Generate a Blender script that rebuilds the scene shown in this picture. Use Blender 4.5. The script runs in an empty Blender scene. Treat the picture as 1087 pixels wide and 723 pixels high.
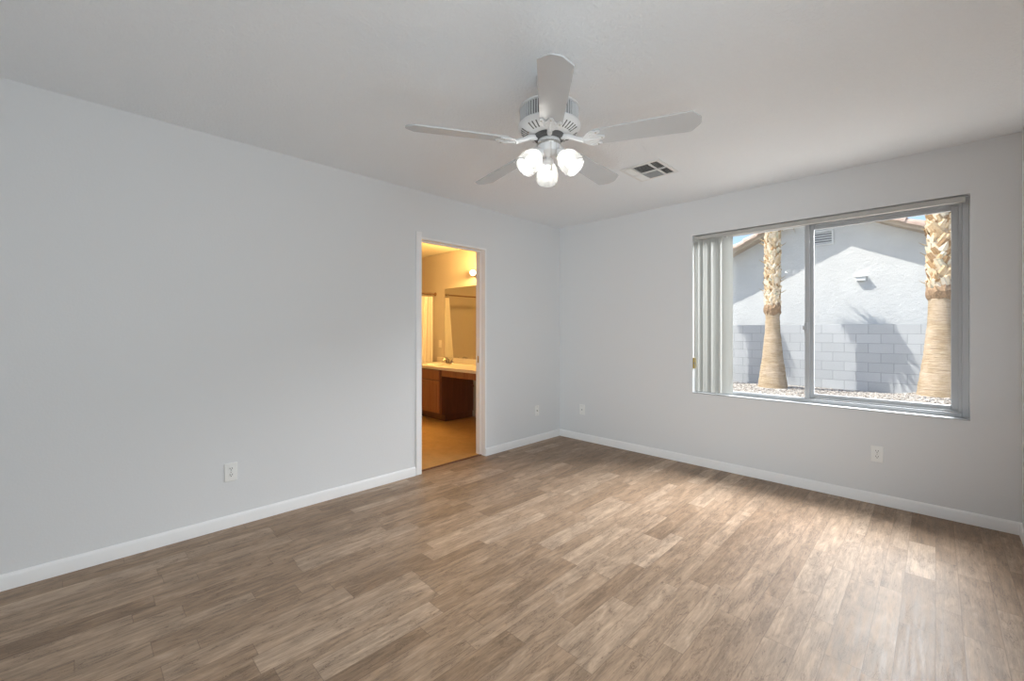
import bpy, bmesh, math, random
from math import sin, cos, pi, radians as R
from mathutils import Vector, Matrix

random.seed(7)
S = bpy.context.scene
COL = S.collection

# ------------------------------------------------------------------ camera, world, lights, exposure
F_PX, W_PX, H_PX = 456.0, 1087.0, 723.0
EYE = 1.237                                   # eye height; the camera stands at x = y = 0
YAW = R(44.6)
cam_d = bpy.data.cameras.new('camera'); cam = bpy.data.objects.new('camera', cam_d); COL.objects.link(cam)
cam.location = (0, 0, EYE); cam.rotation_euler = (R(90), 0, YAW)
cam_d.sensor_width = 36.0; cam_d.lens = 36.0 * F_PX / W_PX
cam_d.shift_y = -10.5 / W_PX; cam_d.clip_start = 0.02
S.camera = cam

S.view_settings.view_transform = 'Standard'; S.view_settings.look = 'None'
S.view_settings.exposure = 0.26; S.view_settings.gamma = 1.0
S.view_settings.use_curve_mapping = False
try:
    S.cycles.use_denoising = True
    S.cycles.max_bounces = 12; S.cycles.diffuse_bounces = 6; S.cycles.transparent_max_bounces = 16
    S.cycles.sample_clamp_indirect = 6.0
except Exception: pass

SUN_DIR = Vector((0.60, 0.42, -1.0)).normalized()   # the way the sunlight travels
world = bpy.data.worlds.new('world'); S.world = world; world.use_nodes = True
wn = world.node_tree.nodes; wl = world.node_tree.links
sky = wn.new('ShaderNodeTexSky'); sky.sky_type = 'NISHITA'; sky.sun_disc = False
sky.sun_elevation = math.asin(-SUN_DIR.z); sky.sun_rotation = math.atan2(-SUN_DIR.x, -SUN_DIR.y)
sky.air_density = 1.0; sky.dust_density = 1.6; sky.ozone_density = 1.0
wn['Background'].inputs['Strength'].default_value = 0.225
wl.new(sky.outputs[0], wn['Background'].inputs['Color'])

def light(name, kind, energy, color=(1, 1, 1), loc=(0, 0, 0), look=None, **kw):
    d = bpy.data.lights.new(name, kind); d.energy = energy; d.color = color
    for k, v in kw.items(): setattr(d, k, v)
    o = bpy.data.objects.new(name, d); COL.objects.link(o); o.location = loc
    if look is not None:
        o.rotation_euler = Vector(look).to_track_quat('-Z', 'Y').to_euler()
    return o

light('sun', 'SUN', 5.5, (1.0, 0.955, 0.89), (0, -5, 12), SUN_DIR, angle=R(0.55))
XR_ = 0.372                                   # right wall face
XR_ = 0.372                                   # right wall face
COOL = (0.86, 0.95, 1.0)
# added fill light along the right wall beside the camera; no opening there
light('side_fill', 'AREA', 25, COOL, (XR_ - 0.03, 0.35, 1.05), (-1, 0.0, 0.0), shape='RECTANGLE', size=2.0, size_y=2.2)
# added spot fill beside the camera, turned to brighten the far corner
light('corner_fill', 'SPOT', 170, COOL, (0.31, -0.60, 0.45), (-2.45, 4.6, 0.55), spot_size=R(62), spot_blend=1.0, shadow_soft_size=0.05)
# added area light outside, above the view, strengthening sky light through the window
light('sky_fill', 'AREA', 890, (0.965, 0.97, 0.98), (0.50, 6.0, 3.5), (-1.35, -3.4, -3.5), shape='RECTANGLE', size=2.4, size_y=1.9)
WARM = (1.0, 0.60, 0.20)
BULB_BATH = 78.0

# ------------------------------------------------------------------ room numbers
XL, XR, YF, YB, ZC = -3.165, 0.372, 4.012, -0.86, 2.44
WX0, WX1, WZ0, WZ1 = -1.606, 0.158, 0.66, 2.115           # window opening
DY0, DY1, DZ = 2.092, 2.829, 2.030                         # doorway opening
BXL, BYN = -6.45, 0.9                                      # bathroom far side, near side
XB = XL - 0.12                                             # bathroom face of the shared wall

# ------------------------------------------------------------------ mesh helpers
class MB:
    def __init__(s): s.v = []; s.f = []; s.sm = []; s.mi = []; s.cur = 0; s.extra = []
    def use(s, mat):
        s.extra.append(mat); s.cur = len(s.extra); return s
    def add(s, vs, fs, smooth=False, M=None):
        n = len(s.v)
        s.v += [tuple(M @ Vector(p)) if M is not None else tuple(p) for p in vs]
        s.f += [tuple(i + n for i in f) for f in fs]; s.sm += [smooth] * len(fs); s.mi += [s.cur] * len(fs)
        return s
    def box(s, a, b, M=None):
        x0, y0, z0 = [min(a[i], b[i]) for i in range(3)]; x1, y1, z1 = [max(a[i], b[i]) for i in range(3)]
        vs = [(x0,y0,z0),(x1,y0,z0),(x1,y1,z0),(x0,y1,z0),(x0,y0,z1),(x1,y0,z1),(x1,y1,z1),(x0,y1,z1)]
        return s.add(vs, [(0,3,2,1),(4,5,6,7),(0,1,5,4),(1,2,6,5),(2,3,7,6),(3,0,4,7)], False, M)
    def lathe(s, prof, n=32, M=None, smooth=True, close=False):
        vs = []; fs = []; m = len(prof)
        for r, z in prof:
            for k in range(n):
                a = 2*pi*k/n; vs.append((r*cos(a), r*sin(a), z))
        for i in range(m-1):
            for k in range(n):
                k2 = (k+1) % n
                fs.append((i*n+k, i*n+k2, (i+1)*n+k2, (i+1)*n+k))
        if close:
            fs.append(tuple(range(n))[::-1]); fs.append(tuple((m-1)*n+k for k in range(n)))
        return s.add(vs, fs, smooth, M)
    def tube(s, pts, r, n=10, cap=True):
        pts = [Vector(p) for p in pts]; rs = r if isinstance(r, (list, tuple)) else [r]*len(pts)
        vs = []; fs = []; up = None
        for i, p in enumerate(pts):
            t = (pts[min(i+1, len(pts)-1)] - pts[max(i-1, 0)]).normalized()
            if up is None:
                up = t.orthogonal().normalized()
            up = (up - t*up.dot(t)).normalized(); b = t.cross(up)
            for k in range(n):
                a = 2*pi*k/n; vs.append(p + (up*cos(a) + b*sin(a))*rs[i])
        for i in range(len(pts)-1):
            for k in range(n):
                k2 = (k+1) % n; fs.append((i*n+k, i*n+k2, (i+1)*n+k2, (i+1)*n+k))
        if cap:
            fs.append(tuple(range(n))[::-1]); fs.append(tuple((len(pts)-1)*n+k for k in range(n)))
        return s.add(vs, fs, True)
    def prism(s, poly, z0, z1, M=None, smooth=False):
        n = len(poly)
        vs = [(p[0], p[1], z0) for p in poly] + [(p[0], p[1], z1) for p in poly]
        fs = [tuple(range(n))[::-1], tuple(range(n, 2*n))] + [(i, (i+1) % n, n+(i+1) % n, n+i) for i in range(n)]
        return s.add(vs, fs, smooth, M)
    def build(s, name, mat, parent=None, bevel=0, seg=2, kind=None, angle=35, origin=None):
        me = bpy.data.meshes.new(name); o0 = Vector(origin) if origin is not None else Vector((0, 0, 0))
        me.from_pydata([tuple(Vector(p) - o0) for p in s.v], [], s.f)
        bm = bmesh.new(); bm.from_mesh(me); bmesh.ops.recalc_face_normals(bm, faces=bm.faces)
        bm.to_mesh(me); bm.free()
        me.polygons.foreach_set('use_smooth', [True]*len(me.polygons))
        me.set_sharp_from_angle(angle=R(angle))
        me.materials.append(mat)
        for x_ in s.extra: me.materials.append(x_)
        me.polygons.foreach_set('material_index', s.mi)
        o = bpy.data.objects.new(name, me); COL.objects.link(o); o.location = o0
        if parent is not None:
            o.parent = parent
            o.location = o0 - (parent_world(parent) if origin is not None else Vector((0,0,0)))
            if origin is None: o.matrix_parent_inverse = Matrix.Translation(-parent_world(parent))
        if bevel:
            m = o.modifiers.new('bevel', 'BEVEL'); m.width = bevel; m.segments = seg; m.limit_method = 'ANGLE'; m.angle_limit = R(40)
        if kind: o['kind'] = kind
        return o

def parent_world(p):
    v = Vector(p.location)
    q = p.parent
    while q is not None: v = v + Vector(q.location); q = q.parent
    if p.parent is not None and p.type == 'MESH' and p.get('_abs'): pass
    return v

def tag(o, label=None, cat=None, group=None, kind=None):
    if label: o['label'] = label
    if cat: o['category'] = cat
    if group: o['group'] = group
    if kind: o['kind'] = kind
    return o
def empty(name, loc, **kw):
    o = bpy.data.objects.new(name, None); COL.objects.link(o); o.location = loc; o.empty_display_size = 0.1
    return tag(o, **kw)
def part(mb, name, mat, parent, **kw):
    """a part whose mesh is written in world coordinates"""
    me_o = mb.build(name, mat, None, **kw)
    me_o.parent = parent
    pw = world_of(parent)
    me_o.matrix_parent_inverse = pw.inverted()
    return me_o
def world_of(o):
    m = o.matrix_basis.copy() if hasattr(o, 'matrix_basis') else Matrix.Identity(4)
    if o.parent is not None:
        return world_of(o.parent) @ o.matrix_parent_inverse @ m
    return m
def copy_tree(o, parent=None):
    c = o.copy(); COL.objects.link(c)
    if parent is not None: c.parent = parent
    for ch in list(o.children): copy_tree(ch, c)
    return c

# ------------------------------------------------------------------ material helpers
def new_mat(name):
    m = bpy.data.materials.new(name); m.use_nodes = True
    return m, m.node_tree.nodes, m.node_tree.links, m.node_tree.nodes['Principled BSDF']
def N(nt, kind, **kw):
    n = nt.new(kind)
    for k, v in kw.items():
        if k in n.inputs and not hasattr(n, k): n.inputs[k].default_value = v
        else:
            try: setattr(n, k, v)
            except Exception: n.inputs[k].default_value = v
    return n
class G:
    """short-hand for shader graphs"""
    def __init__(s, m): s.t = m.node_tree; s.n = s.t.nodes; s.l = s.t.links
    def sock(s, i, v):
        if hasattr(v, 'is_output'): s.l.new(v, i)
        else: i.default_value = v
    def math(s, op, a, b=0.0, c=0.0):
        n = s.n.new('ShaderNodeMath'); n.operation = op
        for i, v in zip(n.inputs, (a, b, c)): s.sock(i, v)
        return n.outputs[0]
    def coord(s): return s.n.new('ShaderNodeTexCoord').outputs['Object']
    def xyz(s, v):
        n = s.n.new('ShaderNodeSeparateXYZ'); s.l.new(v, n.inputs[0]); return n.outputs
    def vec(s, x, y, z=0.0):
        n = s.n.new('ShaderNodeCombineXYZ')
        for i, v in zip(n.inputs, (x, y, z)): s.sock(i, v)
        return n.outputs[0]
    def noise(s, v, scale, detail=4, rough=.5, dist=0.0):
        n = s.n.new('ShaderNodeTexNoise'); s.l.new(v, n.inputs['Vector'])
        n.inputs['Scale'].default_value = scale; n.inputs['Detail'].default_value = detail
        n.inputs['Roughness'].default_value = rough; n.inputs['Distortion'].default_value = dist
        return n.outputs[0]
    def white(s, v, dim='2D'):
        n = s.n.new('ShaderNodeTexWhiteNoise'); n.noise_dimensions = dim
        if dim == '1D': s.sock(n.inputs['W'], v)
        else: s.l.new(v, n.inputs['Vector'])
        return n.outputs[0]
    def ramp(s, v, stops, interp='LINEAR'):
        n = s.n.new('ShaderNodeValToRGB'); s.l.new(v, n.inputs[0]); cr = n.color_ramp; cr.interpolation = interp
        while len(cr.elements) < len(stops): cr.elements.new(0.5)
        for e, (p, c) in zip(cr.elements, stops):
            e.position = p; e.color = (*c, 1) if len(c) == 3 else c
        return n.outputs[0]
    def rng(s, v, a, b, c, d):
        n = s.n.new('ShaderNodeMapRange'); s.l.new(v, n.inputs[0])
        for i, k in zip((1,2,3,4), (a,b,c,d)): n.inputs[i].default_value = k
        return n.outputs[0]
    def mix(s, f, a, b, mode='MIX'):
        n = s.n.new('ShaderNodeMix'); n.data_type = 'RGBA'; n.blend_type = mode
        s.sock(n.inputs[0], f)
        for i, v in ((6, a), (7, b)):
            if hasattr(v, 'is_output'): s.l.new(v, n.inputs[i])
            else: n.inputs[i].default_value = (*v, 1)
        return n.outputs[2]
    def bump(s, h, strength, dist):
        n = s.n.new('ShaderNodeBump'); s.l.new(h, n.inputs['Height'])
        n.inputs['Strength'].default_value = strength; n.inputs['Distance'].default_value = dist
        return n.outputs[0]

def plain(name, col, rough=.5, metal=0.0, spec=.5, var=0.03, vscale=6.0, bump=0.0, bscale=200.0):
    m, n, l, b = new_mat(name); g = G(m); c = g.coord()
    no = g.noise(c, vscale, 3)
    lo = tuple(max(0, x*(1-var)) for x in col); hi = tuple(min(1, x*(1+var)) for x in col)
    l.new(g.ramp(no, [(0.3, lo), (0.7, hi)]), b.inputs['Base Color'])
    b.inputs['Roughness'].default_value = rough; b.inputs['Metallic'].default_value = metal
    b.inputs['Specular IOR Level'].default_value = spec
    if bump: l.new(g.bump(g.noise(c, bscale, 3), bump, 0.002), b.inputs['Normal'])
    return m
def emitter(name, col, strength):
    m, n, l, b = new_mat(name)
    b.inputs['Base Color'].default_value = (*col, 1)
    b.inputs['Emission Color'].default_value = (*col, 1); b.inputs['Emission Strength'].default_value = strength
    return m

def paint(name, col, scale, strength, dist):
    m, n, l, b = new_mat(name); g = G(m); c = g.coord()
    b.inputs['Base Color'].default_value = (*col, 1); b.inputs['Roughness'].default_value = .75
    b.inputs['Specular IOR Level'].default_value = .25
    h = g.math('ADD', g.rng(g.noise(c, scale, 2, .5), .42, .62, 0, 1), g.math('MULTIPLY', g.noise(c, scale*.35, 2), .6))
    l.new(g.bump(h, strength, dist), b.inputs['Normal'])
    return m

M = {}
M['wall'] = paint('wall_paint', (.755, .765, .775), 95, .05, .003)
M['ceiling'] = paint('ceiling_texture', (.855, .88, .905), 78, .38, .004)
M['trim'] = plain('trim_paint', (.87, .87, .87), .4, spec=.4, var=.01)
M['fan_white'] = plain('fan_enamel', (.74, .745, .75), .28, var=.01)
M['fan_blade'] = plain('fan_blade_white', (.57, .58, .59), .22, var=.02)
M['fan_grey'] = plain('fan_grille_recess', (.10, .10, .10), .6)
M['faucet'] = plain('faucet_metal', (.34, .30, .25), .3, metal=1.0)
M['chrome'] = plain('brushed_metal', (.62, .60, .57), .25, metal=1.0)
M['brass'] = plain('chain_metal', (.55, .53, .48), .35, metal=1.0)
M['vent_white'] = plain('register_white', (.78, .78, .77), .45, var=.01)
M['dark'] = plain('dark_void', (.02, .02, .02), .8)
M['outlet'] = plain('outlet_plastic', (.87, .87, .85), .35, var=.01)
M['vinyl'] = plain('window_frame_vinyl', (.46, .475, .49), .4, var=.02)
M['headrail'] = plain('blind_headrail', (.52, .51, .48), .5, var=.03)
M['tensioner'] = plain('tensioner_yellow', (.62, .46, .10), .4)
M['cord'] = plain('cord_tan', (.42, .34, .22), .7)
M['bath_wall'] = paint('bathroom_paint', (.58, .52, .41), 95, .10, .004)
M['counter'] = plain('cultured_marble', (.80, .74, .62), .2, var=.04, vscale=3)
M['globe'] = emitter('globe_bulb_glow', (1.0, .70, .38), 14.0)
M['bulb'] = emitter('fan_bulb_glow', (1.0, .98, .95), 26.0)

# --- vane fabric: thin, lets some daylight through
m, n, l, b = new_mat('blind_vane'); g = G(m); c = g.coord()
tr = n.new('ShaderNodeBsdfTranslucent'); tr.inputs[0].default_value = (.66, .68, .67, 1)
mx = n.new('ShaderNodeMixShader'); mx.inputs[0].default_value = .28
b.inputs['Base Color'].default_value = (.74, .74, .71, 1); b.inputs['Roughness'].default_value = .55
l.new(b.outputs[0], mx.inputs[1]); l.new(tr.outputs[0], mx.inputs[2]); l.new(mx.outputs[0], n['Material Output'].inputs[0])
wv = g.noise(g.vec(g.math('MULTIPLY', g.xyz(c)[0], 400.0), g.math('MULTIPLY', g.xyz(c)[1], 400.0), g.math('MULTIPLY', g.xyz(c)[2], 30.0)), 1, 2)
l.new(g.bump(wv, .15, .001), b.inputs['Normal'])
M['vane'] = m

# --- clear glass
m, n, l, b = new_mat('window_glass')
tp = n.new('ShaderNodeBsdfTransparent'); tp.inputs[0].default_value = (.965, .975, .975, 1)
gl = n.new('ShaderNodeBsdfGlossy'); gl.inputs['Roughness'].default_value = .01
g = G(m); lw = n.new('ShaderNodeLayerWeight'); lw.inputs[0].default_value = .5
sch = g.math('ADD', .018, g.math('MULTIPLY', g.math('POWER', lw.outputs['Facing'], 5.0), .8))
mx = n.new('ShaderNodeMixShader'); l.new(sch, mx.inputs[0]); l.new(tp.outputs[0], mx.inputs[1]); l.new(gl.outputs[0], mx.inputs[2])
l.new(mx.outputs[0], n['Material Output'].inputs[0]); M['glass'] = m

# --- frosted lamp glass
m, n, l, b = new_mat('frosted_lamp_glass'); g = G(m)
tr = n.new('ShaderNodeBsdfTranslucent'); tr.inputs[0].default_value = (.34, .34, .335, 1)
tp = n.new('ShaderNodeBsdfTransparent'); tp.inputs[0].default_value = (.95, .95, .93, 1)
b.inputs['Base Color'].default_value = (.48, .48, .475, 1); b.inputs['Roughness'].default_value = .25
m1 = n.new('ShaderNodeMixShader'); m1.inputs[0].default_value = .55
m2 = n.new('ShaderNodeMixShader'); m2.inputs[0].default_value = .36
l.new(b.outputs[0], m1.inputs[1]); l.new(tr.outputs[0], m1.inputs[2])
l.new(m1.outputs[0], m2.inputs[1]); l.new(tp.outputs[0], m2.inputs[2]); l.new(m2.outputs[0], n['Material Output'].inputs[0])
M['shade'] = m

# --- wood-look plank floor
m, n, l, b = new_mat('plank_floor'); g = G(m); c = g.coord(); X, Y, Z = g.xyz(c)
xs = g.math('DIVIDE', X, .192); ba = g.math('FLOOR', xs); fx = g.math('FRACT', xs)
st = g.math('GREATER_THAN', fx, .42)
row = g.math('ADD', g.math('MULTIPLY', ba, 2.0), st)
r1 = g.white(row, '1D'); r2 = g.white(g.math('ADD', row, 51.7), '1D')
u = g.math('ADD', g.math('DIVIDE', Y, 1.18), g.math('MULTIPLY', r1, 9.0))
ub = g.math('FLOOR', u); fu = g.math('FRACT', u)
cut = g.math('ADD', .36, g.math('MULTIPLY', g.white(g.vec(row, ub), '2D'), .28))
st2 = g.math('GREATER_THAN', fu, cut)
pid = g.math('ADD', g.math('MULTIPLY', ub, 2.0), st2)
idv = g.vec(row, pid)
rnd = g.white(idv, '2D')
rndb = g.white(g.vec(g.math('ADD', row, 13.3), g.math('ADD', pid, 4.1)), '2D')
tone = g.ramp(rnd, [(0, (.262, .176, .113)), (.2, (.305, .210, .139)), (.55, (.340, .239, .162)), (.85, (.380, .274, .191)), (1, (.430, .318, .228))])
off = g.math('MULTIPLY', rnd, 37.0)
gc = g.vec(g.math('ADD', g.math('MULTIPLY', X, 62.0), off), g.math('ADD', g.math('MULTIPLY', Y, 3.6), g.math('MULTIPLY', rndb, 23.0)), off)
gr = g.noise(gc, 1.0, 8, .62, .35)
fine = g.noise(g.vec(g.math('MULTIPLY', X, 300.0), g.math('MULTIPLY', Y, 20.0), off), 1.0, 4, .7)
blc = g.vec(g.math('ADD', g.math('MULTIPLY', X, 17.0), off), g.math('ADD', g.math('MULTIPLY', Y, 5.0), off), off)
bl = g.noise(blc, 1.0, 6, .62, .8)
k = g.math('MULTIPLY', g.rng(gr, .28, .72, .70, 1.28), g.math('MULTIPLY', g.rng(fine, .3, .7, .80, 1.18), g.rng(bl, .3, .7, .76, 1.20)))
kv = g.vec(k, k, k)
colr = g.mix(1.0, tone, kv, 'MULTIPLY')
rdg = g.math('ABSOLUTE', g.math('SUBTRACT', g.noise(g.vec(g.math('ADD', g.math('MULTIPLY', X, 30.0), off), g.math('ADD', g.math('MULTIPLY', Y, 5.5), off), off), 1.0, 5, .65, 1.6), .5))
crack = g.math('MULTIPLY', g.rng(rdg, .0, .022, 1.0, 0.0), g.rng(bl, .44, .54, 1.0, 0.0))
colr = g.mix(g.math('MULTIPLY', crack, .85), colr, (.13, .080, .052))
whit = g.rng(bl, .60, .74, 0, .35)
colr = g.mix(whit, colr, (.47, .37, .29))
# joints
d1 = g.math('MULTIPLY', g.math('MINIMUM', g.math('ABSOLUTE', g.math('SUBTRACT', fx, .42)), g.math('MINIMUM', fx, g.math('SUBTRACT', 1.0, fx))), .192)
d2 = g.math('MULTIPLY', g.math('MINIMUM', g.math('ABSOLUTE', g.math('SUBTRACT', fu, cut)), g.math('MINIMUM', fu, g.math('SUBTRACT', 1.0, fu))), 1.18)
dj = g.math('MINIMUM', d1, d2)
joint = g.rng(dj, .0006, .0020, 1.0, 0.0)
colr = g.mix(g.math('MULTIPLY', joint, .45), colr, (.12, .075, .05))
l.new(colr, b.inputs['Base Color'])
l.new(g.rng(gr, .3, .7, .38, .52), b.inputs['Roughness']); b.inputs['Specular IOR Level'].default_value = .34
hh = g.math('SUBTRACT', g.math('MULTIPLY', fine, .5), g.math('MULTIPLY', joint, .35))
l.new(g.bump(hh, .22, .0012), b.inputs['Normal'])
M['floor'] = m

# --- bathroom sheet-vinyl tiles
m, n, l, b = new_mat('bathroom_tile_floor'); g = G(m); c = g.coord(); X, Y, Z = g.xyz(c)
tx = g.math('FRACT', g.math('DIVIDE', X, .305)); ty = g.math('FRACT', g.math('DIVIDE', Y, .305))
e = g.math('MINIMUM', g.math('MINIMUM', tx, g.math('SUBTRACT', 1.0, tx)), g.math('MINIMUM', ty, g.math('SUBTRACT', 1.0, ty)))
no = g.noise(c, 9, 6, .6, .5)
tc = g.ramp(no, [(.3, (.50, .31, .12)), (.7, (.62, .41, .18))])
l.new(g.mix(g.rng(e, .008, .02, .35, 0), tc, (.42, .31, .20)), b.inputs['Base Color'])
b.inputs['Roughness'].default_value = .34
M['bath_floor'] = m

# --- cabinet wood
def wood(name, lo, hi, rough=.35):
    m, n, l, b = new_mat(name); g = G(m); c = g.coord(); X, Y, Z = g.xyz(c)
    v = g.noise(g.vec(g.math('MULTIPLY', X, 26.0), g.math('MULTIPLY', Y, 26.0), g.math('MULTIPLY', Z, 2.2)), 1, 6, .6, .6)
    l.new(g.ramp(v, [(.3, lo), (.7, hi)]), b.inputs['Base Color']); b.inputs['Roughness'].default_value = rough
    return m
M['oak'] = wood('cabinet_oak', (.22, .085, .035), (.31, .13, .058))
M['oak_dark'] = wood('cabinet_oak_dark', (.10, .034, .016), (.15, .052, .024))
# --- curtain fabric
m, n, l, b = new_mat('shower_curtain_cloth'); g = G(m)
tr = n.new('ShaderNodeBsdfTranslucent'); tr.inputs[0].default_value = (.80, .74, .60, 1)
mx = n.new('ShaderNodeMixShader'); mx.inputs[0].default_value = .3
b.inputs['Base Color'].default_value = (.92, .88, .78, 1); b.inputs['Roughness'].default_value = .7
l.new(b.outputs[0], mx.inputs[1]); l.new(tr.outputs[0], mx.inputs[2]); l.new(mx.outputs[0], n['Material Output'].inputs[0])
M['curtain'] = m
# --- mirror
m, n, l, b = new_mat('mirror_silver'); b.inputs['Metallic'].default_value = 1.0
b.inputs['Base Color'].default_value = (.80, .80, .77, 1); b.inputs['Roughness'].default_value = .015; M['mirror'] = m

# --- exterior materials
m, n, l, b = new_mat('house_stucco'); g = G(m); c = g.coord()
nz = g.noise(c, 16, 5, .6, .4); n2 = g.noise(c, 2.0, 3)
l.new(g.ramp(n2, [(.3, (.66, .66, .645)), (.7, (.72, .72, .70))]), b.inputs['Base Color'])
b.inputs['Roughness'].default_value = .95; b.inputs['Specular IOR Level'].default_value = .1
l.new(g.bump(nz, .55, .02), b.inputs['Normal']); M['stucco'] = m

m, n, l, b = new_mat('block_wall'); g = G(m); c = g.coord(); X, Y, Z = g.xyz(c)
br = n.new('ShaderNodeTexBrick'); l.new(g.vec(X, g.math('ADD', Z, .03), 0.0), br.inputs['Vector'])
br.inputs['Scale'].default_value = 1.0; br.inputs['Brick Width'].default_value = .40; br.inputs['Row Height'].default_value = .2
br.inputs['Mortar Size'].default_value = .006; br.inputs['Mortar Smooth'].default_value = .3; br.inputs['Bias'].default_value = 0
br.inputs['Color1'].default_value = (.43, .445, .455, 1); br.inputs['Color2'].default_value = (.49, .505, .515, 1); br.inputs['Mortar'].default_value = (.33, .345, .36, 1)
l.new(br.outputs['Color'], b.inputs['Base Color']); b.inputs['Roughness'].default_value = .95; b.inputs['Specular IOR Level'].default_value = .1
h = g.math('ADD', g.math('MULTIPLY', br.outputs['Fac'], -1.0), g.math('MULTIPLY', g.noise(c, 60, 4), .25))
l.new(g.bump(h, .5, .008), b.inputs['Normal']); M['block'] = m

m, n, l, b = new_mat('gravel'); g = G(m); c = g.coord()
vo = n.new('ShaderNodeTexVoronoi'); l.new(c, vo.inputs['Vector']); vo.inputs['Scale'].default_value = 38
l.new(g.ramp(g.white(vo.outputs['Position'], '3D'), [(0, (.26, .225, .19)), (.35, (.42, .375, .325)), (.75, (.56, .52, .47)), (1, (.66, .63, .59))]), b.inputs['Base Color'])
b.inputs['Roughness'].default_value = .95
l.new(g.bump(g.math('MULTIPLY', vo.outputs['Distance'], -1.0), .9, .03), b.inputs['Normal']); M['gravel'] = m

m, n, l, b = new_mat('palm_trunk'); g = G(m); c = g.coord(); X, Y, Z = g.xyz(c)
ri = g.noise(g.vec(g.math('MULTIPLY', X, 5.0), g.math('MULTIPLY', Y, 5.0), g.math('MULTIPLY', Z, 75.0)), 1, 6, .68, .6)
bl = g.noise(c, 5, 4)
cc = g.ramp(ri, [(.3, (.30, .20, .115)), (.5, (.47, .355, .225)), (.7, (.60, .485, .345))])
l.new(g.mix(g.rng(bl, .4, .7, 0, .5), cc, (.66, .54, .42)), b.inputs['Base Color']); b.inputs['Roughness'].default_value = .9
l.new(g.bump(ri, 1.0, .035), b.inputs['Normal']); M['trunk'] = m

m, n, l, b = new_mat('palm_leaf_bases'); g = G(m); c = g.coord()
at = n.new('ShaderNodeAttribute'); at.attribute_name = 'tone'
f = g.math('ADD', at.outputs['Fac'], g.math('MULTIPLY', g.math('SUBTRACT', g.noise(c, 30, 4), .5), .35))
l.new(g.ramp(f, [(0, (.16, .10, .06)), (.25, (.40, .25, .12)), (.55, (.62, .47, .29)), (.8, (.74, .64, .50)), (1, (.40, .42, .26))]), b.inputs['Base Color'])
b.inputs['Roughness'].default_value = .85; M['boots'] = m
M['fibre'] = plain('palm_fibre', (.30, .20, .12), .95, var=.3, vscale=40, bump=.8, bscale=90)
M['frond'] = plain('palm_frond', (.17, .20, .07), .6, var=.2)
M['frond_dry'] = plain('palm_frond_dry', (.42, .32, .18), .8, var=.2)
m, n, l, b = new_mat('roof_tile'); g = G(m); c = g.coord()
l.new(g.ramp(g.noise(c, 5, 4), [(.3, (.50, .36, .29)), (.7, (.66, .52, .44))]), b.inputs['Base Color']); b.inputs['Roughness'].default_value = .9; M['tile'] = m
M['fascia'] = plain('fascia_tan', (.60, .50, .39), .8)
M['box_white'] = plain('white_metal_box', (.82, .82, .80), .5)

# ------------------------------------------------------------------ room shell
T = 0.15
def struct(mb, name, mat, **kw):
    o = mb.build(name, mat, **kw); o['kind'] = 'structure'; return o

struct(MB().box((XL-.055, YB-T, -.12), (XR+T, YF+T, 0)), 'floor', M['floor'])
struct(MB().box((XL-.12, YB-T, ZC), (XR+T, YF+T+.45, ZC+.25)), 'ceiling', M['ceiling'])
w = MB()
w.box((XB, YB-T, 0), (XL, DY0-.019, ZC)); w.box((XB, DY1+.019, 0), (XL, YF+T, ZC)); w.box((XB, DY0-.019, DZ+.019), (XL, DY1+.019, ZC))
struct(w, 'wall_left', M['wall'])
w = MB()
w.box((XL, YF, 0), (WX0, YF+T, ZC)); w.box((WX1, YF, 0), (XR+T, YF+T, ZC)); w.box((WX0, YF, 0), (WX1, YF+T, WZ0)); w.box((WX0, YF, WZ1), (WX1, YF+T, ZC))
struct(w, 'wall_far', M['wall'])
struct(MB().box((XR, YB-T, 0), (XR+T, YF, ZC)), 'wall_right', M['wall'])
struct(MB().box((XL, YB-T, 0), (XR, YB, ZC)), 'wall_back', M['wall'])

def baseboard(name, a, b, inward):
    """a, b: ends on the wall face; inward: unit normal into the room"""
    h, t = .076, .013
    prof = [(0, 0), (t, 0), (t, h-.016), (t-.003, h-.008), (t-.008, h-.002), (t-.011, h), (0, h)]
    A = Vector((*a, 0)); B = Vector((*b, 0)); nn = Vector((*inward, 0))
    vs = [A + nn*p + Vector((0, 0, z)) for p, z in prof] + [B + nn*p + Vector((0, 0, z)) for p, z in prof]
    k = len(prof)
    fs = [(i, (i+1) % k, k+(i+1) % k, k+i) for i in range(k)] + [tuple(range(k)), tuple(range(k, 2*k))[::-1]]
    return struct(MB().add(vs, fs), name, M['trim'])
baseboard('baseboard_left', (XL, YB), (XL, DY0-.06), (1, 0))
baseboard('baseboard_corner', (XL, DY1+.004), (XL, YF), (1, 0))
baseboard('baseboard_far', (XL+.013, YF), (XR, YF), (0, -1))
baseboard('baseboard_right', (XR, YB), (XR, YF-.013), (-1, 0))
baseboard('baseboard_back', (XL+.013, YB), (XR-.013, YB), (0, 1))

# doorway: jamb, stop, flat casing, strike plate
door = empty('door_1', (XL, (DY0+DY1)/2, 0), kind='structure')
j = MB(); j.box((XB-.013, DY0-.018, 0), (XL+.004, DY0, DZ)); j.box((XB-.013, DY1, 0), (XL+.002, DY1+.018, DZ)); j.box((XB-.013, DY0-.018, DZ), (XL+.002, DY1+.018, DZ+.018))
part(j, 'door_jamb', M['trim'], door)
j = MB(); j.box((XL-.078, DY0, 0), (XL-.062, DY0+.010, DZ-.010)); j.box((XL-.078, DY1-.010, 0), (XL-.062, DY1, DZ-.010)); j.box((XL-.078, DY0, DZ-.010), (XL-.062, DY1, DZ))
part(j, 'door_stop', M['trim'], door)
cw = .057
part(MB().box((XL, DY0-cw, 0), (XL+.014, DY0-.002, DZ+cw)), 'casing', M['trim'], door, bevel=.004)
sp = MB().box((XL-.112, DY1-.0025, .915), (XL-.085, DY1, .985))
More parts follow.
